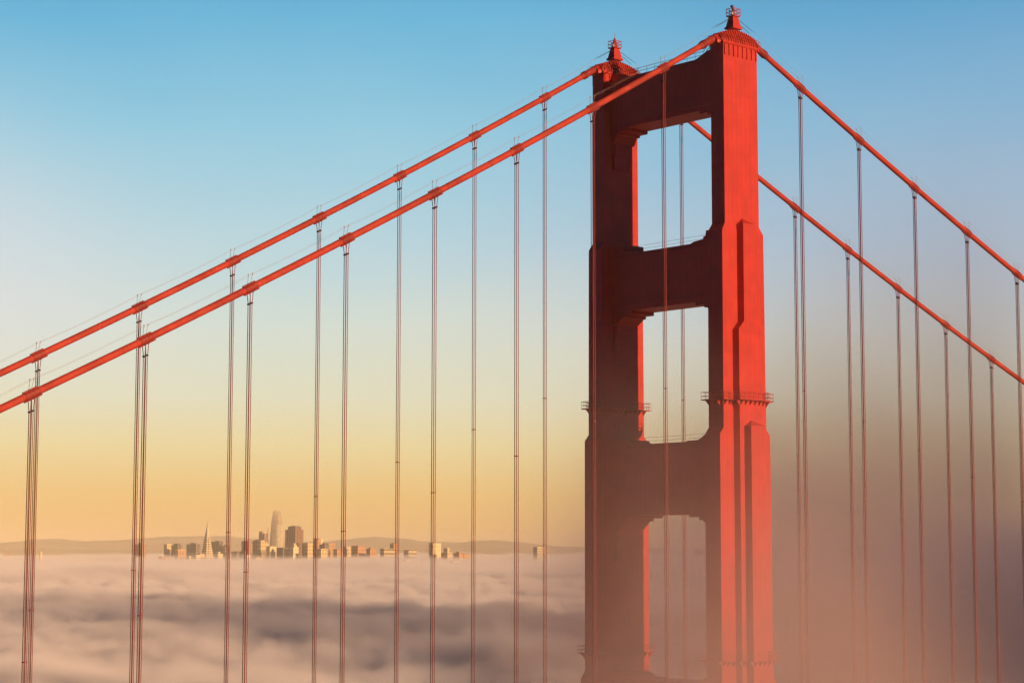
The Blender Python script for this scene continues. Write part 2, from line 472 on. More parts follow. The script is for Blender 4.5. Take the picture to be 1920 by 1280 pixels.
    for (bx, by, bz, br_) in (((0.05, 0.33, 229.35, 0.23),) if side < 0 else ()):
        bl.tube([(cx + bx, by, bz - br_ + 2 * br_ * k / 6) for k in range(7)], [br_ * math.sin(math.pi * (k + 0.15) / 6.3) + 0.01 for k in range(7)], 10)
        bl.box(cx + bx - 0.04, cx + bx + 0.04, by - 0.2, by + 0.04, bz - 0.4, bz - 0.15)
    if bl.v: bl.build('warning_light', M_dark, lan)
    lp = MB()
    lp.tube([(cx - 0.25, 0.5, 227.72), (cx - 0.25, 0.5, 228.45)], 0.2, 10)
    lp.build('lamp', M_glass, lan)
    for s in (-1, 1):
        for e in (-1, 1):
            gy = MB(); gy.tube([(cx + 0.3 * s, 0.7 * e, 227.3), (cx + 0.5 * s, 4.4 * e, cable_z(4.4 * e) + 1.75)], 0.035, 5)
            gy.build('rope_tail', M_dark, lan)

# ------------------------------------------------------------------ main cables and suspenders
PAN = 15.24
def hang_y(i):            # i > 0: side span (towards the viewer), i < 0: main span
    return i * PAN + 1.12 if i > 0 else i * PAN - 1.11
RANGES = {-1: (-6, 9), 1: (-9, 9)}
NEAR_FAR = {-1: 'near', 1: 'far'}
for side in (-1, 1):
    cx = side * H
    cb = empty('main_cable', (cx, 0, 226.0), f'thick orange {NEAR_FAR[side]} main cable ' + ('crossing in front of the tower from its sunlit leg' if side < 0 else 'running over the shaded far leg'), 'bridge cable', 'main cables of the bridge')
    loc = Vector((cx, 0, 226.0))
    def rel(o):  # children keep world-space coordinates
        o.matrix_parent_inverse = Matrix.Translation(-loc); return o
    ys = [-640 + 8 * k for k in range(78)] + [-16 + 0.8 * k for k in range(41)] + [20 + 6 * k for k in range(48)]
    mb = MB(); mb.tube([(cx, y, saddle_z(y)) for y in ys], 0.465, 20)
    rel(mb.build('cable_strand', M_cable, cb, smooth=True))
    for s in (-1, 1):
        sl_ = MB()
        yy = [s * (3.6 + k * 0.5) for k in range(10)]
        sl_.tube([(cx, y, saddle_z(y) - 0.0) for y in yy], [0.60] * 8 + [0.56, 0.50], 18)
        for y in (s * 4.2, s * 7.0, s * 7.4):
            sl_.tube([(cx, y - 0.07, saddle_z(y - 0.07)), (cx, y + 0.07, saddle_z(y + 0.07))], 0.68, 18)
        rel(sl_.build('cable_sleeve', M_band, cb))
    hr = []
    for s in (-1, 1):
        for rng in ((1, RANGES[side][1]), (RANGES[side][0], -1)):
            idx = [i for i in range(rng[0], rng[1] + 1) if i != 0]
            pts = []
            for i in idx:
                y = hang_y(i); pts.append((cx + 0.5 * s, y, cable_z(y) + 1.75))
            if rng[0] == 1: pts = [(cx + 0.5 * s, 4.4, cable_z(4.4) + 1.75)] + pts
            else: pts = pts + [(cx + 0.5 * s, -4.4, cable_z(-4.4) + 1.75)]
            # slight sag between the posts
            fine = []
            for a, b in zip(pts[:-1], pts[1:]):
                for k in range(5):
                    t = k / 5; p = Vector(a).lerp(Vector(b), t); p.z -= 0.22 * 4 * t * (1 - t); fine.append(p)
            fine.append(Vector(pts[-1]))
            h = MB(); h.tube(fine, 0.012, 5); rel(h.build('hand_rope', M_wire, cb))
    for i in range(RANGES[side][0], RANGES[side][1] + 1):
        if i == 0: continue
        y = hang_y(i); z = cable_z(y)
        t = Vector((0, 1, (cable_z(y + .5) - cable_z(y - .5)))).normalized()
        nv = Vector((1, 0, 0)).cross(t) * (1 if Vector((1, 0, 0)).cross(t).z > 0 else -1)
        p0 = Vector((cx, y, z))
        bd = MB()
        bd.tube([p0 - t * 0.98, p0 - t * 0.9, p0 + t * 0.9, p0 + t * 0.98], [0.49, 0.535, 0.535, 0.49], 18)
        for d in (-0.30, 0.30):
            bd.tube([p0 + t * (d - 0.07), p0 + t * (d + 0.06)], 0.575, 18)
        for s in (-1, 1):   # bolted flanges along top and bottom of the clamp
            c = p0 + nv * (0.55 * s)
            e = t * (1.0 if s > 0 else 1.25); f = nv * 0.07; g = Vector((0.16, 0, 0))
            bd.quad_strip([[c - e - f - g, c - e - f + g, c - e + f + g, c - e + f - g], [c + e - f - g, c + e - f + g, c + e + f + g, c + e + f - g]])
        rel(bd.build('cable_band', M_band, cb))
        for s in (-1, 1):
            st = MB(); b = p0 + nv * 0.5 + Vector((0.3 * s, 0, 0))
            st.tube([b, Vector((cx + 0.5 * s, y, z + 1.78))], 0.028, 5)
            st.tube([Vector((cx + 0.5 * s, y, z + 1.70)), Vector((cx + 0.5 * s, y, z + 1.86))], 0.07, 6)
            rel(st.build('stanchion', M_wire, cb))

ORD = {1: 'first', 2: 'second', 3: 'third', 4: 'fourth', 5: 'fifth', 6: 'sixth', 7: 'seventh', 8: 'eighth', 9: 'ninth', 10: 'tenth'}
for side in (-1, 1):
    cx = side * H
    for i in range(RANGES[side][0], RANGES[side][1] + 1):
        if i == 0: continue
        y = hang_y(i); z = cable_z(y)
        side_word = 'left of' if i > 0 else 'right of'
        hg = empty('suspender', (cx, y, 67.0), f'wire rope suspender under the {NEAR_FAR[side]} main cable, {ORD[abs(i)]} {side_word} the tower', 'suspender', 'suspender ropes hanging from the main cables')
        slope = (cable_z(y + .3) - cable_z(y - .3)) / 0.6
        zs = z - 1.95; zm = 67 + (z - 67) * 0.665
        for sx in (-1, 1):
            for sy in (-1, 1):
                yo = sy * 0.20
                zt = z + slope * yo
                mb = MB()
                mb.tube([(sx * 0.47, yo * 1.3, zt - 67.0), (sx * 0.45, yo * 1.3, zt - 67.35), (sx * 0.36, yo * 1.1, zt - 67.75), (sx * 0.20, yo * 0.85, zs - 67.0), (sx * 0.20, yo * 0.85, 0)], 0.054, 6)
                mb.build('wire_rope', M_rope, hg)
        for ya, dz in ((-0.27, 0.0), (0.07, slope * 0.34)):
            sp = MB(); sp.box(-0.29, 0.29, ya, ya + 0.2, zs - 67 - 0.10 + dz, zs - 67 + 0.10 + dz); sp.build('spreader', M_dark, hg)
        sp = MB(); sp.box(-0.27, 0.27, -0.23, 0.23, zm - 67 - 0.06, zm - 67 + 0.06); sp.build('rope_clamp', M_rope, hg)

# ------------------------------------------------------------------ far city
def ray(u, v): return fwd + rgt * ((u - 960) / FPX) - upv * ((v - 640) / FPX)
def at(u, v, D):
    """the point seen at photo pixel (u, v) at ground distance D metres"""
    d = ray(u, v); return CAM + d * (D / math.hypot(d.x, d.y))

def facade(name, wall, win, fh=8.0, bw=7.0, fw=0.45, bwid=0.5, vert=False, strength=0.8, horiz=True):
    mt = bpy.data.materials.new(name); mt.use_nodes = True
    t = NT(mt.node_tree); bs = t.n['Principled BSDF']
    P = t.coord('Object'); x, y, z = t.sep(P)
    zf = t.math('FRACT', t.math('DIVIDE', z, fh)); row = t.math('LESS_THAN', zf, fw)
    xf = t.math('FRACT', t.math('DIVIDE', x, bw)); yf = t.math('FRACT', t.math('DIVIDE', y, bw))
    nm = t.sep(t.new('ShaderNodeNewGeometry').outputs['Normal'])
    isx = t.math('GREATER_THAN', t.math('ABSOLUTE', nm[0]), 0.6)
    cf = t.new('ShaderNodeMix', data_type='FLOAT'); t.l.new(isx, cf.inputs[0]); t.l.new(xf, cf.inputs[2]); t.l.new(yf, cf.inputs[3])
    colm = t.math('LESS_THAN', cf.outputs[0], bwid)
    if vert and not horiz: mask = colm
    elif horiz and not vert: mask = row
    else: mask = t.mul(row, colm)
    up = t.math('LESS_THAN', t.math('ABSOLUTE', nm[2]), 0.5)
    mask = t.mul(t.mul(mask, up), strength)
    nz = t.noise(P, 0.05, 3, 0.6)
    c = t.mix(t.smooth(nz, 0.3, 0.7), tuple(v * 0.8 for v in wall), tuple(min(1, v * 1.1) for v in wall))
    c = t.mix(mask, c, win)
    t.l.new(c, bs.inputs['Base Color']); bs.inputs['Roughness'].default_value = 0.7; bs.inputs['Specular IOR Level'].default_value = 0.3
    return mt
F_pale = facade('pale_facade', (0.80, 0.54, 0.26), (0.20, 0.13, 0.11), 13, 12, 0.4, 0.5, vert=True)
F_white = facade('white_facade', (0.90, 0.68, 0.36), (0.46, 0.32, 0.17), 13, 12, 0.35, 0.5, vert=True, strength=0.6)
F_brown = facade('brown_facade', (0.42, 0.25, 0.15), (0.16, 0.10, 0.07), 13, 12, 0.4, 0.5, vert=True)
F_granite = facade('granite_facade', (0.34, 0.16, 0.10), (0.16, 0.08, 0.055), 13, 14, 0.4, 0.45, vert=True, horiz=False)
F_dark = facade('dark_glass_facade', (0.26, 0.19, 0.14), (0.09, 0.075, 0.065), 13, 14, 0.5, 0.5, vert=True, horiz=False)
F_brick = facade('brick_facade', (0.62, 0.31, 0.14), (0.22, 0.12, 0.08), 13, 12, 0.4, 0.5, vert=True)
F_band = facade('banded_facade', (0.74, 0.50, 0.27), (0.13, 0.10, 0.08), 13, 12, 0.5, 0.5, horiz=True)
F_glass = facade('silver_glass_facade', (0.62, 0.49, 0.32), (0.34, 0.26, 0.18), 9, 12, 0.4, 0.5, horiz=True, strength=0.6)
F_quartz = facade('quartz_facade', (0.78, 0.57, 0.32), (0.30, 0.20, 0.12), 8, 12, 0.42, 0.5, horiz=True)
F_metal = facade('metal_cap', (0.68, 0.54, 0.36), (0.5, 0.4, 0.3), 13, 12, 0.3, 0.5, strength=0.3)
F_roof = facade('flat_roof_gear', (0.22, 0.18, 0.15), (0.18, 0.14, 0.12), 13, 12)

GRID = R(3.0)
ZB = 45.0
CG = 'city buildings standing out of the fog'
def bld_frame(us, v, D, grid=GRID):
    p = at(us, v, D)
    ex = Vector((math.cos(grid), math.sin(grid), 0)); ey = Vector((-math.sin(grid), math.cos(grid), 0))
    hd = Vector((p.x - CAM.x, p.y - CAM.y, 0)).normalized(); rr = Vector((hd.y, -hd.x, 0))
    return p, ex, ey, abs(rr.dot(ex)), abs(rr.dot(ey))
def building(name, label, u0, us, u1, vt, D, mat, roof=None, setback=None, cap=None, grid=GRID, cat='building', minor=20.0):
    """u0..us: the shaded face to the left, us..u1: the sunlit face to the right; vt: the roof line, all as seen in the photograph"""
    p, ex, ey, fx, fy = bld_frame(us, vt, D, grid)
    k = D / FPX
    lx = max((us - u0) * k / fx, minor) if us > u0 else 26.0
    ly = max((u1 - us) * k / fy, minor) if u1 > us else 26.0
    h = p.z - ZB
    e = empty(name, (p.x, p.y, ZB), label, cat, CG); e.rotation_euler = (0, 0, grid)
    b = MB(); b.box(0, lx, -ly, 0, 0, h); b.build('body', mat, e)
    pr = MB(); t = 1.6
    pr.box(-0.5, lx + 0.5, -0.6, 0.5, h + 0.01, h + 2.2); pr.box(-0.5, lx + 0.5, -ly - 0.5, -ly + 0.6, h + 0.01, h + 2.2)
    pr.box(-0.5, 0.6, -ly + 0.6, -0.6, h + 0.01, h + 2.2); pr.box(lx - 0.6, lx + 0.5, -ly + 0.6, -0.6, h + 0.01, h + 2.2)
    pr.build('parapet', cap or mat, e)
    if roof:
        for (a0, a1, b0, b1, rh) in roof:      # fractions of the plan, height in metres
            g = MB(); g.box(lx * a0, lx * a1, -ly * b1, -ly * b0, h - 0.5, h + rh); g.build('penthouse', mat if setback is None else setback, e)
    return e
PH = [(0.25, 0.75, 0.3, 0.75, 7)]
B = building
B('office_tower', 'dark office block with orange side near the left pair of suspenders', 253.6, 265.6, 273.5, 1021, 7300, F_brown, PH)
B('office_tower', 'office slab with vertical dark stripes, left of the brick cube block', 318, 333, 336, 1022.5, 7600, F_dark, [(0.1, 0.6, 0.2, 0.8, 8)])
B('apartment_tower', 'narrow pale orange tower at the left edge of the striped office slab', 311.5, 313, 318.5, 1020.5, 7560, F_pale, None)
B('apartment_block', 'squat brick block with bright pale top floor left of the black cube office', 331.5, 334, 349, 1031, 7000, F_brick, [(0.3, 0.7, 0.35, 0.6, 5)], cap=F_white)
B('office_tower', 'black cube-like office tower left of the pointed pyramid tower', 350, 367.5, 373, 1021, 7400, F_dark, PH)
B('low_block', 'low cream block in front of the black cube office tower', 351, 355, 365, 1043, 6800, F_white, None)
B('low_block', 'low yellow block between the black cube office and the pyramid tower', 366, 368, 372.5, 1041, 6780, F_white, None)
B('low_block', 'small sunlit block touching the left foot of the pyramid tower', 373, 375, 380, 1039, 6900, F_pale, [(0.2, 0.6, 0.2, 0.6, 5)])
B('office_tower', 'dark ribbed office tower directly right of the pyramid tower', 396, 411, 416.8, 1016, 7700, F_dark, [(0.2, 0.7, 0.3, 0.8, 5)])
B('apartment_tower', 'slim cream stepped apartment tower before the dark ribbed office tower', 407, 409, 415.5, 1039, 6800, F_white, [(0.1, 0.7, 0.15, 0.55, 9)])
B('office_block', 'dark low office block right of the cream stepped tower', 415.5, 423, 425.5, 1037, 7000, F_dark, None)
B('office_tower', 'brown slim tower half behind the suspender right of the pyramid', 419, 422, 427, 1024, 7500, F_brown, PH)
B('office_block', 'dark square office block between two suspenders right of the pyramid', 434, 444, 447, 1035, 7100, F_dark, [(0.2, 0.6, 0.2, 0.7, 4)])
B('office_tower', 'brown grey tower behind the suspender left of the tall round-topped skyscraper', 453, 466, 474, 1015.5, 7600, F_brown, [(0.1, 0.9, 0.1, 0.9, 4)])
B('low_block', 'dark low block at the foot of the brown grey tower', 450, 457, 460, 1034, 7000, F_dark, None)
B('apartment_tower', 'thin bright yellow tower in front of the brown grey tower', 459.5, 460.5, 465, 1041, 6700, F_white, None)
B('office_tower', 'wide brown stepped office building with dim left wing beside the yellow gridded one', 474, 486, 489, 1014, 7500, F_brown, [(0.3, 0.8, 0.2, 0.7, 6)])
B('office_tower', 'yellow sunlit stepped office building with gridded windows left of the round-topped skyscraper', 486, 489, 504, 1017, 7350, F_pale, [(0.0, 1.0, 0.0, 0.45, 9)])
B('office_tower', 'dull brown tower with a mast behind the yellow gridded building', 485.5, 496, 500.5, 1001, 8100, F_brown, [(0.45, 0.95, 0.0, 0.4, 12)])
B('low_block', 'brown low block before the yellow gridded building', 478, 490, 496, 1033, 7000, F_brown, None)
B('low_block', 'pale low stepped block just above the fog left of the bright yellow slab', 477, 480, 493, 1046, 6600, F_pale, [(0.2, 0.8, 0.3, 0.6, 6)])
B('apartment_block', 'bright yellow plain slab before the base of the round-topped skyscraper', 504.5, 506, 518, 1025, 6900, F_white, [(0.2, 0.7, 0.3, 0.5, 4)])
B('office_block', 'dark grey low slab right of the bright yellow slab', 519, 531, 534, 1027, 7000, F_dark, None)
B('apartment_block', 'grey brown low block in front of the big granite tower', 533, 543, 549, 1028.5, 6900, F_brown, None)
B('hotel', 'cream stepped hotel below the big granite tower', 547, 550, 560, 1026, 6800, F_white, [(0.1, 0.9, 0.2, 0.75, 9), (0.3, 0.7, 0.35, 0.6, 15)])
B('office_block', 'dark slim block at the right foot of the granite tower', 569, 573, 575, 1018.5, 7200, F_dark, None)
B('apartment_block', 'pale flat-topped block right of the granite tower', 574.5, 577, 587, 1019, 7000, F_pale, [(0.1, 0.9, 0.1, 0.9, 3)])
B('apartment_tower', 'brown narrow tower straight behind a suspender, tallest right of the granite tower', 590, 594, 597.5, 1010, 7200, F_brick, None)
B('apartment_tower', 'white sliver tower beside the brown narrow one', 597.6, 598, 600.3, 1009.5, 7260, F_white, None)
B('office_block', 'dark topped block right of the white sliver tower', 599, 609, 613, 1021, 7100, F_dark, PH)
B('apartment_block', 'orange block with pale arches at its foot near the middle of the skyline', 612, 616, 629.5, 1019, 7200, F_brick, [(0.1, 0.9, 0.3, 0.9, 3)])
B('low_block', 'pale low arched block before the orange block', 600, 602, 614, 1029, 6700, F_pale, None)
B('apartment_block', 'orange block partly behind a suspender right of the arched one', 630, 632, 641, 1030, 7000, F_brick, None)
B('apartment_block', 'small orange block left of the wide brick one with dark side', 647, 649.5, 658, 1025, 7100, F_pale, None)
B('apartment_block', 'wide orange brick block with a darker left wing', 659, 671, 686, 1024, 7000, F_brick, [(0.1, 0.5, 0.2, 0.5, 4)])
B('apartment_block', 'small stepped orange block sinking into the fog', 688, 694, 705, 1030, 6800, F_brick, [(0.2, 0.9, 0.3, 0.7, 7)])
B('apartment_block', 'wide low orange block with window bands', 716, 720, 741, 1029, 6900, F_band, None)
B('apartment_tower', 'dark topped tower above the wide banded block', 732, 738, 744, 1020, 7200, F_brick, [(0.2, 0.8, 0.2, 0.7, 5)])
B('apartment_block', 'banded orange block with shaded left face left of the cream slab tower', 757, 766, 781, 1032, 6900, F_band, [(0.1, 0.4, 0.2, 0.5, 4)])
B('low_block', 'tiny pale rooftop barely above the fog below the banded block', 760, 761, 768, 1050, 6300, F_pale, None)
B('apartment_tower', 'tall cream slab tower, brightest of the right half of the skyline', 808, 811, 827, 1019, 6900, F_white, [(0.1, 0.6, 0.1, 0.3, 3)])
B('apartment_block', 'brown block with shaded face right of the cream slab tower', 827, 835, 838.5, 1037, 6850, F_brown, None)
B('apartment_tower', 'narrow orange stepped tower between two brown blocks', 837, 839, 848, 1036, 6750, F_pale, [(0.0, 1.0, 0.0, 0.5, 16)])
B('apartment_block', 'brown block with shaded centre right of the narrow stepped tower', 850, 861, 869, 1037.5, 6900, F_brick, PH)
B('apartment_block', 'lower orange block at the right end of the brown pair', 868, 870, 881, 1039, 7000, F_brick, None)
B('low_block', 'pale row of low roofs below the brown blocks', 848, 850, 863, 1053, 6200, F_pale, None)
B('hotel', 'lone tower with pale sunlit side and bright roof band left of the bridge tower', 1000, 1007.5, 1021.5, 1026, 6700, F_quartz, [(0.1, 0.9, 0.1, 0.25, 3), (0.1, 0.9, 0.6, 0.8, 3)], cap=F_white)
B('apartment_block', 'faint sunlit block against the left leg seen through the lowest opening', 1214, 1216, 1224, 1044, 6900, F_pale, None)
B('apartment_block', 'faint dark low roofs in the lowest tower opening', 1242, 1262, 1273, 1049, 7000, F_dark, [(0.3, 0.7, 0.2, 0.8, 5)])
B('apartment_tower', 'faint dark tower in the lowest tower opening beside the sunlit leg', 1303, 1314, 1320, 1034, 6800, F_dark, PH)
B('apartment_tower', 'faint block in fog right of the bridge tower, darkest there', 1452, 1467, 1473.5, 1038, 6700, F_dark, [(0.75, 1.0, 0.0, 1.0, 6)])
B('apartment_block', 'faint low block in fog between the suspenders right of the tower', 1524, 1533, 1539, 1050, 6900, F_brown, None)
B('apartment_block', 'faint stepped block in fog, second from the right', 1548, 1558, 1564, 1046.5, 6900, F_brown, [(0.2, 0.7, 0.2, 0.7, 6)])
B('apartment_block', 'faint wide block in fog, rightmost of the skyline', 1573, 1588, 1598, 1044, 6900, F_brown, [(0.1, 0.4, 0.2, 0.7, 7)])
B('low_block', 'long low pale roof on the fog left of the skyline', 142, 144, 167, 1053, 5900, F_pale, None)
B('low_block', 'low roofs at the foot of the striped office slab', 301, 304, 316, 1044, 6700, F_brick, None)

# the pyramid tower
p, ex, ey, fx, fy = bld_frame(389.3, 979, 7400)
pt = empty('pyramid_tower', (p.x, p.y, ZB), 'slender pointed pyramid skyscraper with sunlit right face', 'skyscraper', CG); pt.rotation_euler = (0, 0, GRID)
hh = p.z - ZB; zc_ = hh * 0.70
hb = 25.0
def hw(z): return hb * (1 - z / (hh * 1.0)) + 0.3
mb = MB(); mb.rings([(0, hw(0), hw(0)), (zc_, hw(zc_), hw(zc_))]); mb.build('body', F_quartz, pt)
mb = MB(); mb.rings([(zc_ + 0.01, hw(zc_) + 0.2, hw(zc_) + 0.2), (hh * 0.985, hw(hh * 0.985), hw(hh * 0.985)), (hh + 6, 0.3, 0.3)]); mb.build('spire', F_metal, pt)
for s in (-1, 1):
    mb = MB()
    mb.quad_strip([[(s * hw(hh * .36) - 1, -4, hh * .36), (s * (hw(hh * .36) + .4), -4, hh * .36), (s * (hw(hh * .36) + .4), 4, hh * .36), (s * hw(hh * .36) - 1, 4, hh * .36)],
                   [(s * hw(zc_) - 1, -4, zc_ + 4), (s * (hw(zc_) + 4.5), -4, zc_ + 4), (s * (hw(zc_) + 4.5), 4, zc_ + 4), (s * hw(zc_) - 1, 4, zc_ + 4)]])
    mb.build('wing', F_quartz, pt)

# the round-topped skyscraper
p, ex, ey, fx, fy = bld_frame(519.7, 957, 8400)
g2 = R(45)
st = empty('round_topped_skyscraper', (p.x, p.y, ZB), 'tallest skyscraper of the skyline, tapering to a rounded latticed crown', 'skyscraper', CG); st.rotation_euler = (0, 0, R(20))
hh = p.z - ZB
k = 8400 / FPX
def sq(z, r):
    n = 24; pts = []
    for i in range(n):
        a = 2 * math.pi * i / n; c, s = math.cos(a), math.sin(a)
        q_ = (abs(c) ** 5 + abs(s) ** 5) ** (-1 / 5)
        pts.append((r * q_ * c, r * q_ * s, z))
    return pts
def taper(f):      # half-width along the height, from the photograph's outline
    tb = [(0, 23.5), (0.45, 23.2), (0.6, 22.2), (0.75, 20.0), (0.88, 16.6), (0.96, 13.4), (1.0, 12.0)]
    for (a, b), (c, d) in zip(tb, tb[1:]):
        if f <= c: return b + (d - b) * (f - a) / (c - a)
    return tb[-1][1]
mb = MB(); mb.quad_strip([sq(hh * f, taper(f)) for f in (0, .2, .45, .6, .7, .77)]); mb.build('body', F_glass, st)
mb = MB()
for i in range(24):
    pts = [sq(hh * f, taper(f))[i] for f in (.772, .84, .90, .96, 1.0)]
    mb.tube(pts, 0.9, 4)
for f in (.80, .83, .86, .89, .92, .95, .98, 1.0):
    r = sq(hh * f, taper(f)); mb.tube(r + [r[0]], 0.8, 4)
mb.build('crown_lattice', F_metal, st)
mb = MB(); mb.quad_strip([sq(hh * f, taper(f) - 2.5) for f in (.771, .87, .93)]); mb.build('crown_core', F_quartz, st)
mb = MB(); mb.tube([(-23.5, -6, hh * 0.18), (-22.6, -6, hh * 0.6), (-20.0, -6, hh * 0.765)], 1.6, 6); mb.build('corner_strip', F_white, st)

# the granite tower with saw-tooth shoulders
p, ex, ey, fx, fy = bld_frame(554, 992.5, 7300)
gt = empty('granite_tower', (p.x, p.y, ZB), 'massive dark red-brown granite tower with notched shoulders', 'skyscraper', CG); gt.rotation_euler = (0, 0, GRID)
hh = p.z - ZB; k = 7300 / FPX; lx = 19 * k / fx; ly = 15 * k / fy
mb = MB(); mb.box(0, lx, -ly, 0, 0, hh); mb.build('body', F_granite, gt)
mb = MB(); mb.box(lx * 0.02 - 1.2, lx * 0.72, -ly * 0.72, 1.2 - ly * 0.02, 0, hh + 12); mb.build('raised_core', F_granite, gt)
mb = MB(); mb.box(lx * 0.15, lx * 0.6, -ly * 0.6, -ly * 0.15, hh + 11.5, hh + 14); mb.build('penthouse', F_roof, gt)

# round hilltop column and the twin-legged tower at far left
p = at(76.5, 1034, 6500)
ct = empty('hilltop_column', (p.x, p.y, ZB), 'pale fluted round column tower at the far left of the skyline', 'tower', CG)
mb = MB(); hh = p.z - ZB
mb.tube([(0, 0, 0), (0, 0, hh * .86), (0, 0, hh * .862), (0, 0, hh)], [4.6, 4.4, 4.0, 4.0], 20); mb.build('shaft', F_white, ct)
mb = MB()
for i in range(8):
    a = i * math.pi / 4; mb.box(4.15 * math.cos(a) - .4, 4.15 * math.cos(a) + .4, 4.15 * math.sin(a) - .4, 4.15 * math.sin(a) + .4, hh * .864, hh * 0.98)
mb.build('arcade', F_white, ct)
p = at(13, 1031, 9000)
tw = empty('twin_leg_tower', (p.x, p.y, ZB), 'faint orange twin-legged tower at the very left edge above the fog', 'tower', CG); tw.rotation_euler = (0, 0, R(-35))
hh = p.z - ZB
for s in (-1, 1):
    mb = MB(); mb.rings([(0, 2.6, 2.6), (hh, 2.0, 2.0)], 0, s * 4.6); mb.build('leg', F_brick, tw)
mb = MB()
for f in (.72, .84, .95): mb.box(-1.5, 1.5, -2.5, 2.5, hh * f, hh * f + 2.5)
mb.build('cross_beam', F_brick, tw)
# construction crane behind the skyline
p = at(501, 1001, 8050)
cr = empty('construction_crane', (p.x, p.y, p.z - 60), 'thin red construction crane leaning above the dull brown tower', 'crane')
mb = MB(); mb.box(-1.3, 1.3, -1.3, 1.3, 0, 58); mb.build('mast', M_band, cr)
q_ = at(503.3, 988.5, 8050) - Vector((p.x, p.y, p.z - 60))
mb = MB(); mb.tube([(0, 0, 56), tuple(q_)], [1.5, 1.0], 4); mb.build('jib', M_band, cr)
# a lone gull
p = at(222.3, 287.5, 900)
gl_ = empty('gull', tuple(p), 'tiny dark gull gliding alone in the open sky at upper left', 'bird')
mb = MB(); mb.tube([(-.28, 0, 0), (-.15, 0, .02), (.05, 0, .03), (.2, 0, .04), (.3, 0, .03)], [.02, .06, .08, .06, .02], 8); mb.build('body', M_dark, gl_, True)
for s in (-1, 1):
    mb = MB()
    mb.quad_strip([[(.1, s * .05, .04), (-.08, s * .05, .04), (-.08, s * .05, .07), (.1, s * .05, .07)], [(.14, s * .3, .16), (-.02, s * .3, .16), (-.02, s * .3, .18), (.14, s * .3, .18)],
                   [(.0, s * .58, .08), (-.06, s * .58, .08), (-.06, s * .58, .09), (.0, s * .58, .09)]])
    mb.build('wing', M_dark, gl_)

# ------------------------------------------------------------------ hills, water, fog
def simple(name, a, b, scale, rough=0.9):
    mt = bpy.data.materials.new(name); mt.use_nodes = True
    t = NT(mt.node_tree); bs = t.n['Principled BSDF']
    P = t.coord('Object')
    t.l.new(t.mix(t.smooth(t.noise(P, scale, 6, 0.6), 0.35, 0.65), a, b), bs.inputs['Base Color'])
    bs.inputs['Roughness'].default_value = rough; bs.inputs['Specular IOR Level'].default_value = 0.1
    return mt
M_hill = simple('dry_grass_hills', (0.74, 0.53, 0.29), (0.54, 0.39, 0.22), 0.0012)
M_water = simple('bay_water', (0.03, 0.05, 0.06), (0.05, 0.07, 0.08), 0.002, 0.3)

mb = MB(); mb.box(-690, 26990, -26990, 490, -1.0, 0.0)
tag(mb.build('water', M_water), kind='structure')

RIDGE = [(-420, 1020), (-200, 1018), (0, 1016), (60, 1012), (140, 1013), (212, 1011), (248, 1008), (300, 1005), (345, 1004), (415, 1004), (480, 1008), (560, 1013), (620, 1016), (645, 1011), (700, 1009), (730, 1012),
         (770, 1010), (785, 1013), (870, 1016), (897, 1012), (932, 1011), (995, 1016), (1045, 1022), (1150, 1026), (1300, 1028), (1500, 1025), (1672, 1022), (1800, 1024), (1950, 1027), (2150, 1024), (2400, 1022)]
def ridge_v(u):
    for (a, b), (c, d) in zip(RIDGE, RIDGE[1:]):
        if u <= c: return b + (d - b) * (u - a) / (c - a)
    return RIDGE[-1][1]
NU, NR = 420, 26
verts = []; faces = []
for j in range(NR):
    f = j / (NR - 1)
    for i in range(NU):
        u = -400 + 2780 * i / (NU - 1)
        D = 13500 + 13000 * f
        q0 = at(u, 1029, D)
        crest = (at(u, ridge_v(u), 22000).z)
        prof = (0.25 * min(1.0, f / 0.45) + 0.75 * max(0.0, min(1.0, (f - 0.46) / 0.194)) ** 0.9) if f < 0.654 else 1 - 0.5 * ((f - 0.654) / 0.346) ** 2
        n = mnoise.fractal(Vector((q0.x / 1700, q0.y / 1700, 3.1)), 0.9, 2.1, 6)
        wgt = max(0.0, 1 - abs(f - 0.654) / 0.12)
        z = crest * prof * (1 + 0.32 * n * (1 - wgt)) + 7 * mnoise.fractal(Vector((q0.x / 500, q0.y / 500, 0)), 0.9, 2.0, 4)
        verts.append((q0.x, q0.y, max(-5, z - 4)))
for j in range(NR - 1):
    for i in range(NU - 1):
        a = j * NU + i; faces.append((a, a + 1, a + NU + 1, a + NU))
mb = MB(); mb.v = verts; mb.f = faces
tag(mb.build('hills', M_hill, smooth=True), kind='structure')

# the sea of fog: a billowing sheet that the soft vapour below lies on
def fog_h(x, y):
    r = math.hypot(x - CAM.x, y - CAM.y)
    p = Vector((x / 520.0, y / 520.0, 0.37))
    big = mnoise.fractal(Vector((x / 1500.0, y / 1500.0, 5.0)), 1.0, 2.0, 2)
    wrp = mnoise.noise_vector(Vector((x / 260.0, y / 260.0, 1.7))) * 0.25
    n = 0.0; a = 1.0; s = 1.0
    for o in range(5):
        v = mnoise.noise((p + wrp) * s + Vector((o * 7.3, 0, o * 1.9)))
        n += a * (1 - abs(v) * 2.2); a *= 0.48; s *= 2.1
    return 74.0 + 6.0 * big + 6.0 * (n - 0.9)
mt = bpy.data.materials.new('fog_sheet'); mt.use_nodes = True
t = NT(mt.node_tree); t.n.clear()
df = t.new('ShaderNodeBsdfDiffuse'); df.inputs[0].default_value = (0.86, 0.76, 0.72, 1)
tr = t.new('ShaderNodeBsdfTranslucent'); tr.inputs[0].default_value = (0.86, 0.80, 0.78, 1)
ms = t.new('ShaderNodeMixShader'); ms.inputs[0].default_value = 0.3
t.l.new(df.outputs[0], ms.inputs[1]); t.l.new(tr.outputs[0], ms.inputs[2])
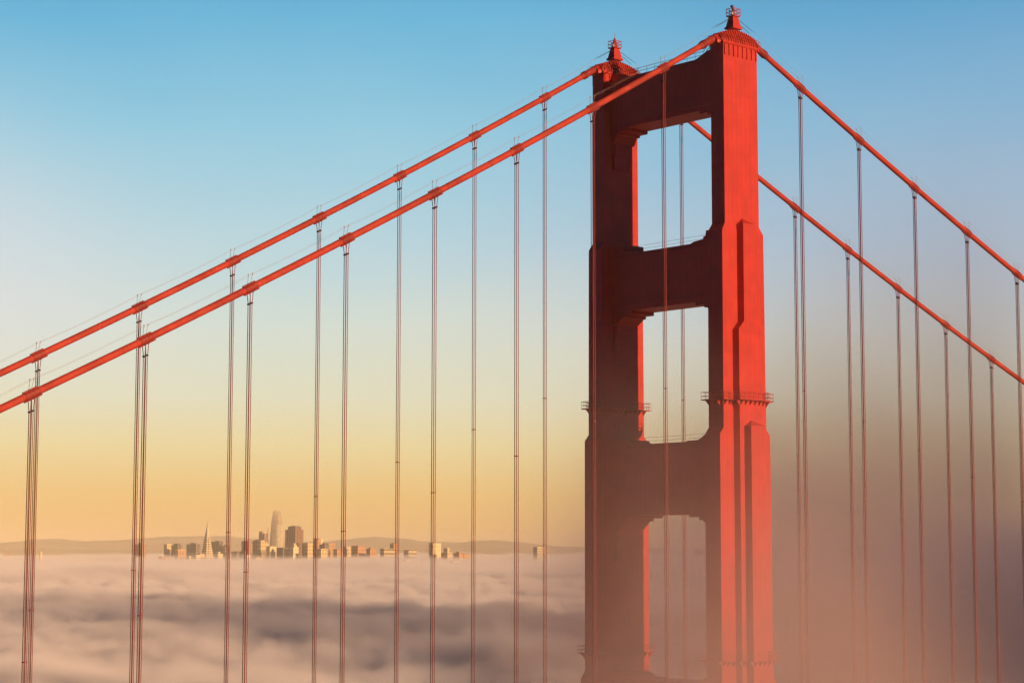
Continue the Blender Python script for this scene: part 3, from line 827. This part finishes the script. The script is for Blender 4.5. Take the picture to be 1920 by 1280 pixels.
ot = t.new('ShaderNodeOutputMaterial'); t.l.new(ms.outputs[0], ot.inputs[0])
M_fogsheet = mt
rows = []
D = 60.0
while D < 11500:
    rows.append(D); D *= 1.0125
NA = 300
mb = MB(); lo_, hi_ = YAW - R(26), YAW + R(26)
for D in rows:
    for i in range(NA):
        a = lo_ + (hi_ - lo_) * i / (NA - 1)
        x = CAM.x + D * math.sin(a); y = CAM.y + D * math.cos(a)
        edge = max(0.0, (D - 9500) / 2000.0)
        mb.v.append((x, y, fog_h(x, y) - 60 * edge ** 2))
for j in range(len(rows) - 1):
    for i in range(NA - 1):
        a = j * NA + i; mb.f.append((a, a + 1, a + NA + 1, a + NA))
tag(mb.build('fog_bank', M_fogsheet, smooth=True), 'soft pinkish sea of fog covering the bay', kind='stuff')

def volume_box(name, lo, hi, build, color, aniso, step, label=None):
    mt = bpy.data.materials.new(name); mt.use_nodes = True
    t = NT(mt.node_tree); t.n.clear()
    pv = t.new('ShaderNodeVolumePrincipled')
    pv.inputs['Color'].default_value = (*color, 1); pv.inputs['Anisotropy'].default_value = aniso
    d = build(t)
    t.put(pv.inputs['Density'], d)
    ot = t.new('ShaderNodeOutputMaterial'); t.l.new(pv.outputs[0], ot.inputs['Volume'])
    mt.cycles.homogeneous_volume = not isinstance(d, bpy.types.NodeSocket)
    mt.cycles.volume_step_rate = step
    mb = MB(); mb.box(lo[0], hi[0], lo[1], hi[1], lo[2], hi[2])
    o = mb.build(name, mt); tag(o, label, kind='stuff')
    return o
def vapour(near):
    """soft billowing layer over the sea of fog: coarse rolls, with finer puffs in the nearer part"""
    def f(t):
        P = t.coord('Object'); x, y, z = t.sep(P)
        n2 = t.noise(t.mapping(P, scale=(1, 1, 0)), 1 / 1300.0, 1, 0.5)
        if near:
            na = t.noise(t.mapping(P, scale=(1.0, 1.0, 1.0), rot=(0, 0, 0.6)), 1 / 105.0, 3, 0.55)
            nb = t.noise(t.mapping(P, loc=(0, 0, 7)), 1 / 34.0, 3, 0.55)
            puff = t.add(t.mul(t.math('ABSOLUTE', t.add(na, -0.5)), 70.0), t.mul(t.math('ABSOLUTE', t.add(nb, -0.5)), 38.0))
            top = t.add(t.add(84.0, puff), t.mul(t.add(n2, -0.5), 22.0))
            return t.mul(t.smooth(t.math('SUBTRACT', z, top), -5.0, 4.0, 1.0, 0.0, 'LINEAR'), 0.045)
        n2 = t.noise(t.mapping(P, scale=(1, 1, 0), loc=(300, 0, 0)), 1 / 620.0, 2, 0.5)
        n1 = t.noise(t.mapping(P, scale=(1.0, 1.0, 0.9), rot=(0, 0, 0.6)), 1 / 260.0, 4, 0.58)
        top = t.add(t.add(60.0, t.mul(n1, 68.0)), t.mul(t.add(n2, -0.5), 72.0))
        body = t.mul(t.smooth(t.math('SUBTRACT', z, top), -16.0, 15.0, 1.0, 0.0, 'LINEAR'), 0.014)
        # loose wisps lapping at the feet of the city
        q = t.add(t.mul(x, 0.8), t.mul(y, -0.6))
        n3 = t.noise(t.mapping(P, scale=(1, 1, 1.6)), 1 / 190.0, 3, 0.55)
        lap = t.mul(t.smooth(q, 5750.0, 5950.0), t.smooth(q, 6400.0, 6200.0))
        f3 = t.smooth(t.math('SUBTRACT', z, t.add(58.0, t.mul(n3, 98.0))), -16.0, 12.0, 1.0, 0.0, 'LINEAR')
        return t.add(body, t.mul(t.mul(lap, f3), 0.0065))
    return f
VC = (0.99, 0.855, 0.80)
volume_box('fog_vapour', (120, -2000, 60), (2400, 150, 126), vapour(True), VC, -0.30, 0.055, 'billowing vapour over the near sea of fog')
volume_box('fog_vapour', (2402, -9200, 60), (9200, 150, 138), vapour(False), VC, -0.30, 0.035, 'vapour over the far sea of fog round the city')
volume_box('fog_vapour', (120, -9200, 60), (2400, -2002, 130), vapour(False), VC, -0.30, 0.05, 'vapour over the sea of fog behind the main span')
def bank(t):
    """the fog that wells up over the main span, its edge running slantwise past the tower"""
    P = t.coord('Object'); x, y, z = t.sep(P)
    n1 = t.noise(t.mapping(P, loc=(11, 3, 0)), 1 / 120.0, 2, 0.55)
    side = t.add(y, t.mul(x, 0.83))
    thick = t.mul(t.smooth(side, 25.0, -230.0), t.mul(t.smooth(y, -200.0, -420.0), t.smooth(y, -960.0, -700.0)))
    top2 = t.add(t.mul(thick, 70.0), t.mul(t.add(n1, -0.5), 80.0))
    f2 = t.smooth(t.math('SUBTRACT', z, top2), 100.0, 285.0, 1.0, 0.0, 'LINEAR')
    wl = t.add(t.add(x, t.mul(y, 0.685)), 65.0)
    f2 = t.mul(t.math('POWER', f2, 2.6), t.mul(t.mul(thick, t.smooth(wl, -70.0, 30.0)), 0.0040))
    # low dense fog ridge added mostly out of view to shade fog beside it
    shade_rdg = t.mul(t.mul(t.smooth(wl, 130.0, -30.0), t.smooth(y, -215.0, -330.0)), t.smooth(wl, -420.0, -250.0))
    f3 = t.smooth(t.add(z, t.mul(n1, -40.0)), 95.0, 140.0, 1.0, 0.0, 'LINEAR')
    f2 = t.add(f2, t.mul(t.mul(shade_rdg, f3), 0.0062))
    return t.mul(f2, t.smooth(n1, 0.3, 0.7, 0.6, 1.4, 'LINEAR'))
volume_box('fog', (-330, -970, 92), (900, -200, 330), bank, (0.72, 0.58, 0.61), 0.50, 0.25, 'grey mauve fog welling up over the main span')
def wisp(t):
    """low drifting fog in front of the tower foot"""
    P = t.coord('Object'); x, y, z = t.sep(P)
    n1 = t.noise(t.mapping(P, loc=(4, 9, 2)), 1 / 46.0, 3, 0.6)
    side = t.add(y, t.mul(x, 0.83))
    thin = t.mul(t.smooth(side, 52.0, -30.0), t.smooth(side, -36.0, 0.0))
    near = t.mul(t.smooth(y, -30.0, 36.0), t.smooth(t.math('SUBTRACT', x, y), -230.0, -130.0))
    top1 = t.add(133.0, t.mul(t.add(n1, -0.5), 70.0))
    f1 = t.mul(t.smooth(t.math('SUBTRACT', z, top1), -30.0, 34.0, 1.0, 0.0, 'LINEAR'), t.smooth(z, 150.0, 112.0, 0.8, 2.4, 'LINEAR'))
    return t.mul(t.mul(f1, t.mul(near, thin)), t.mul(t.smooth(n1, 0.36, 0.64, 0.1, 1.9, 'LINEAR'), 0.0160))
volume_box('fog_wisp', (-125, -30, 96), (24, 140, 192), wisp, (0.93, 0.62, 0.52), -0.10, 0.6, 'thin warm fog drifting across the tower foot')
volume_box('haze', (-700, -27000, -2), (27000, 500, 345), lambda t: 5.0e-5, (1.0, 0.82, 0.60), -0.35, 1.0)
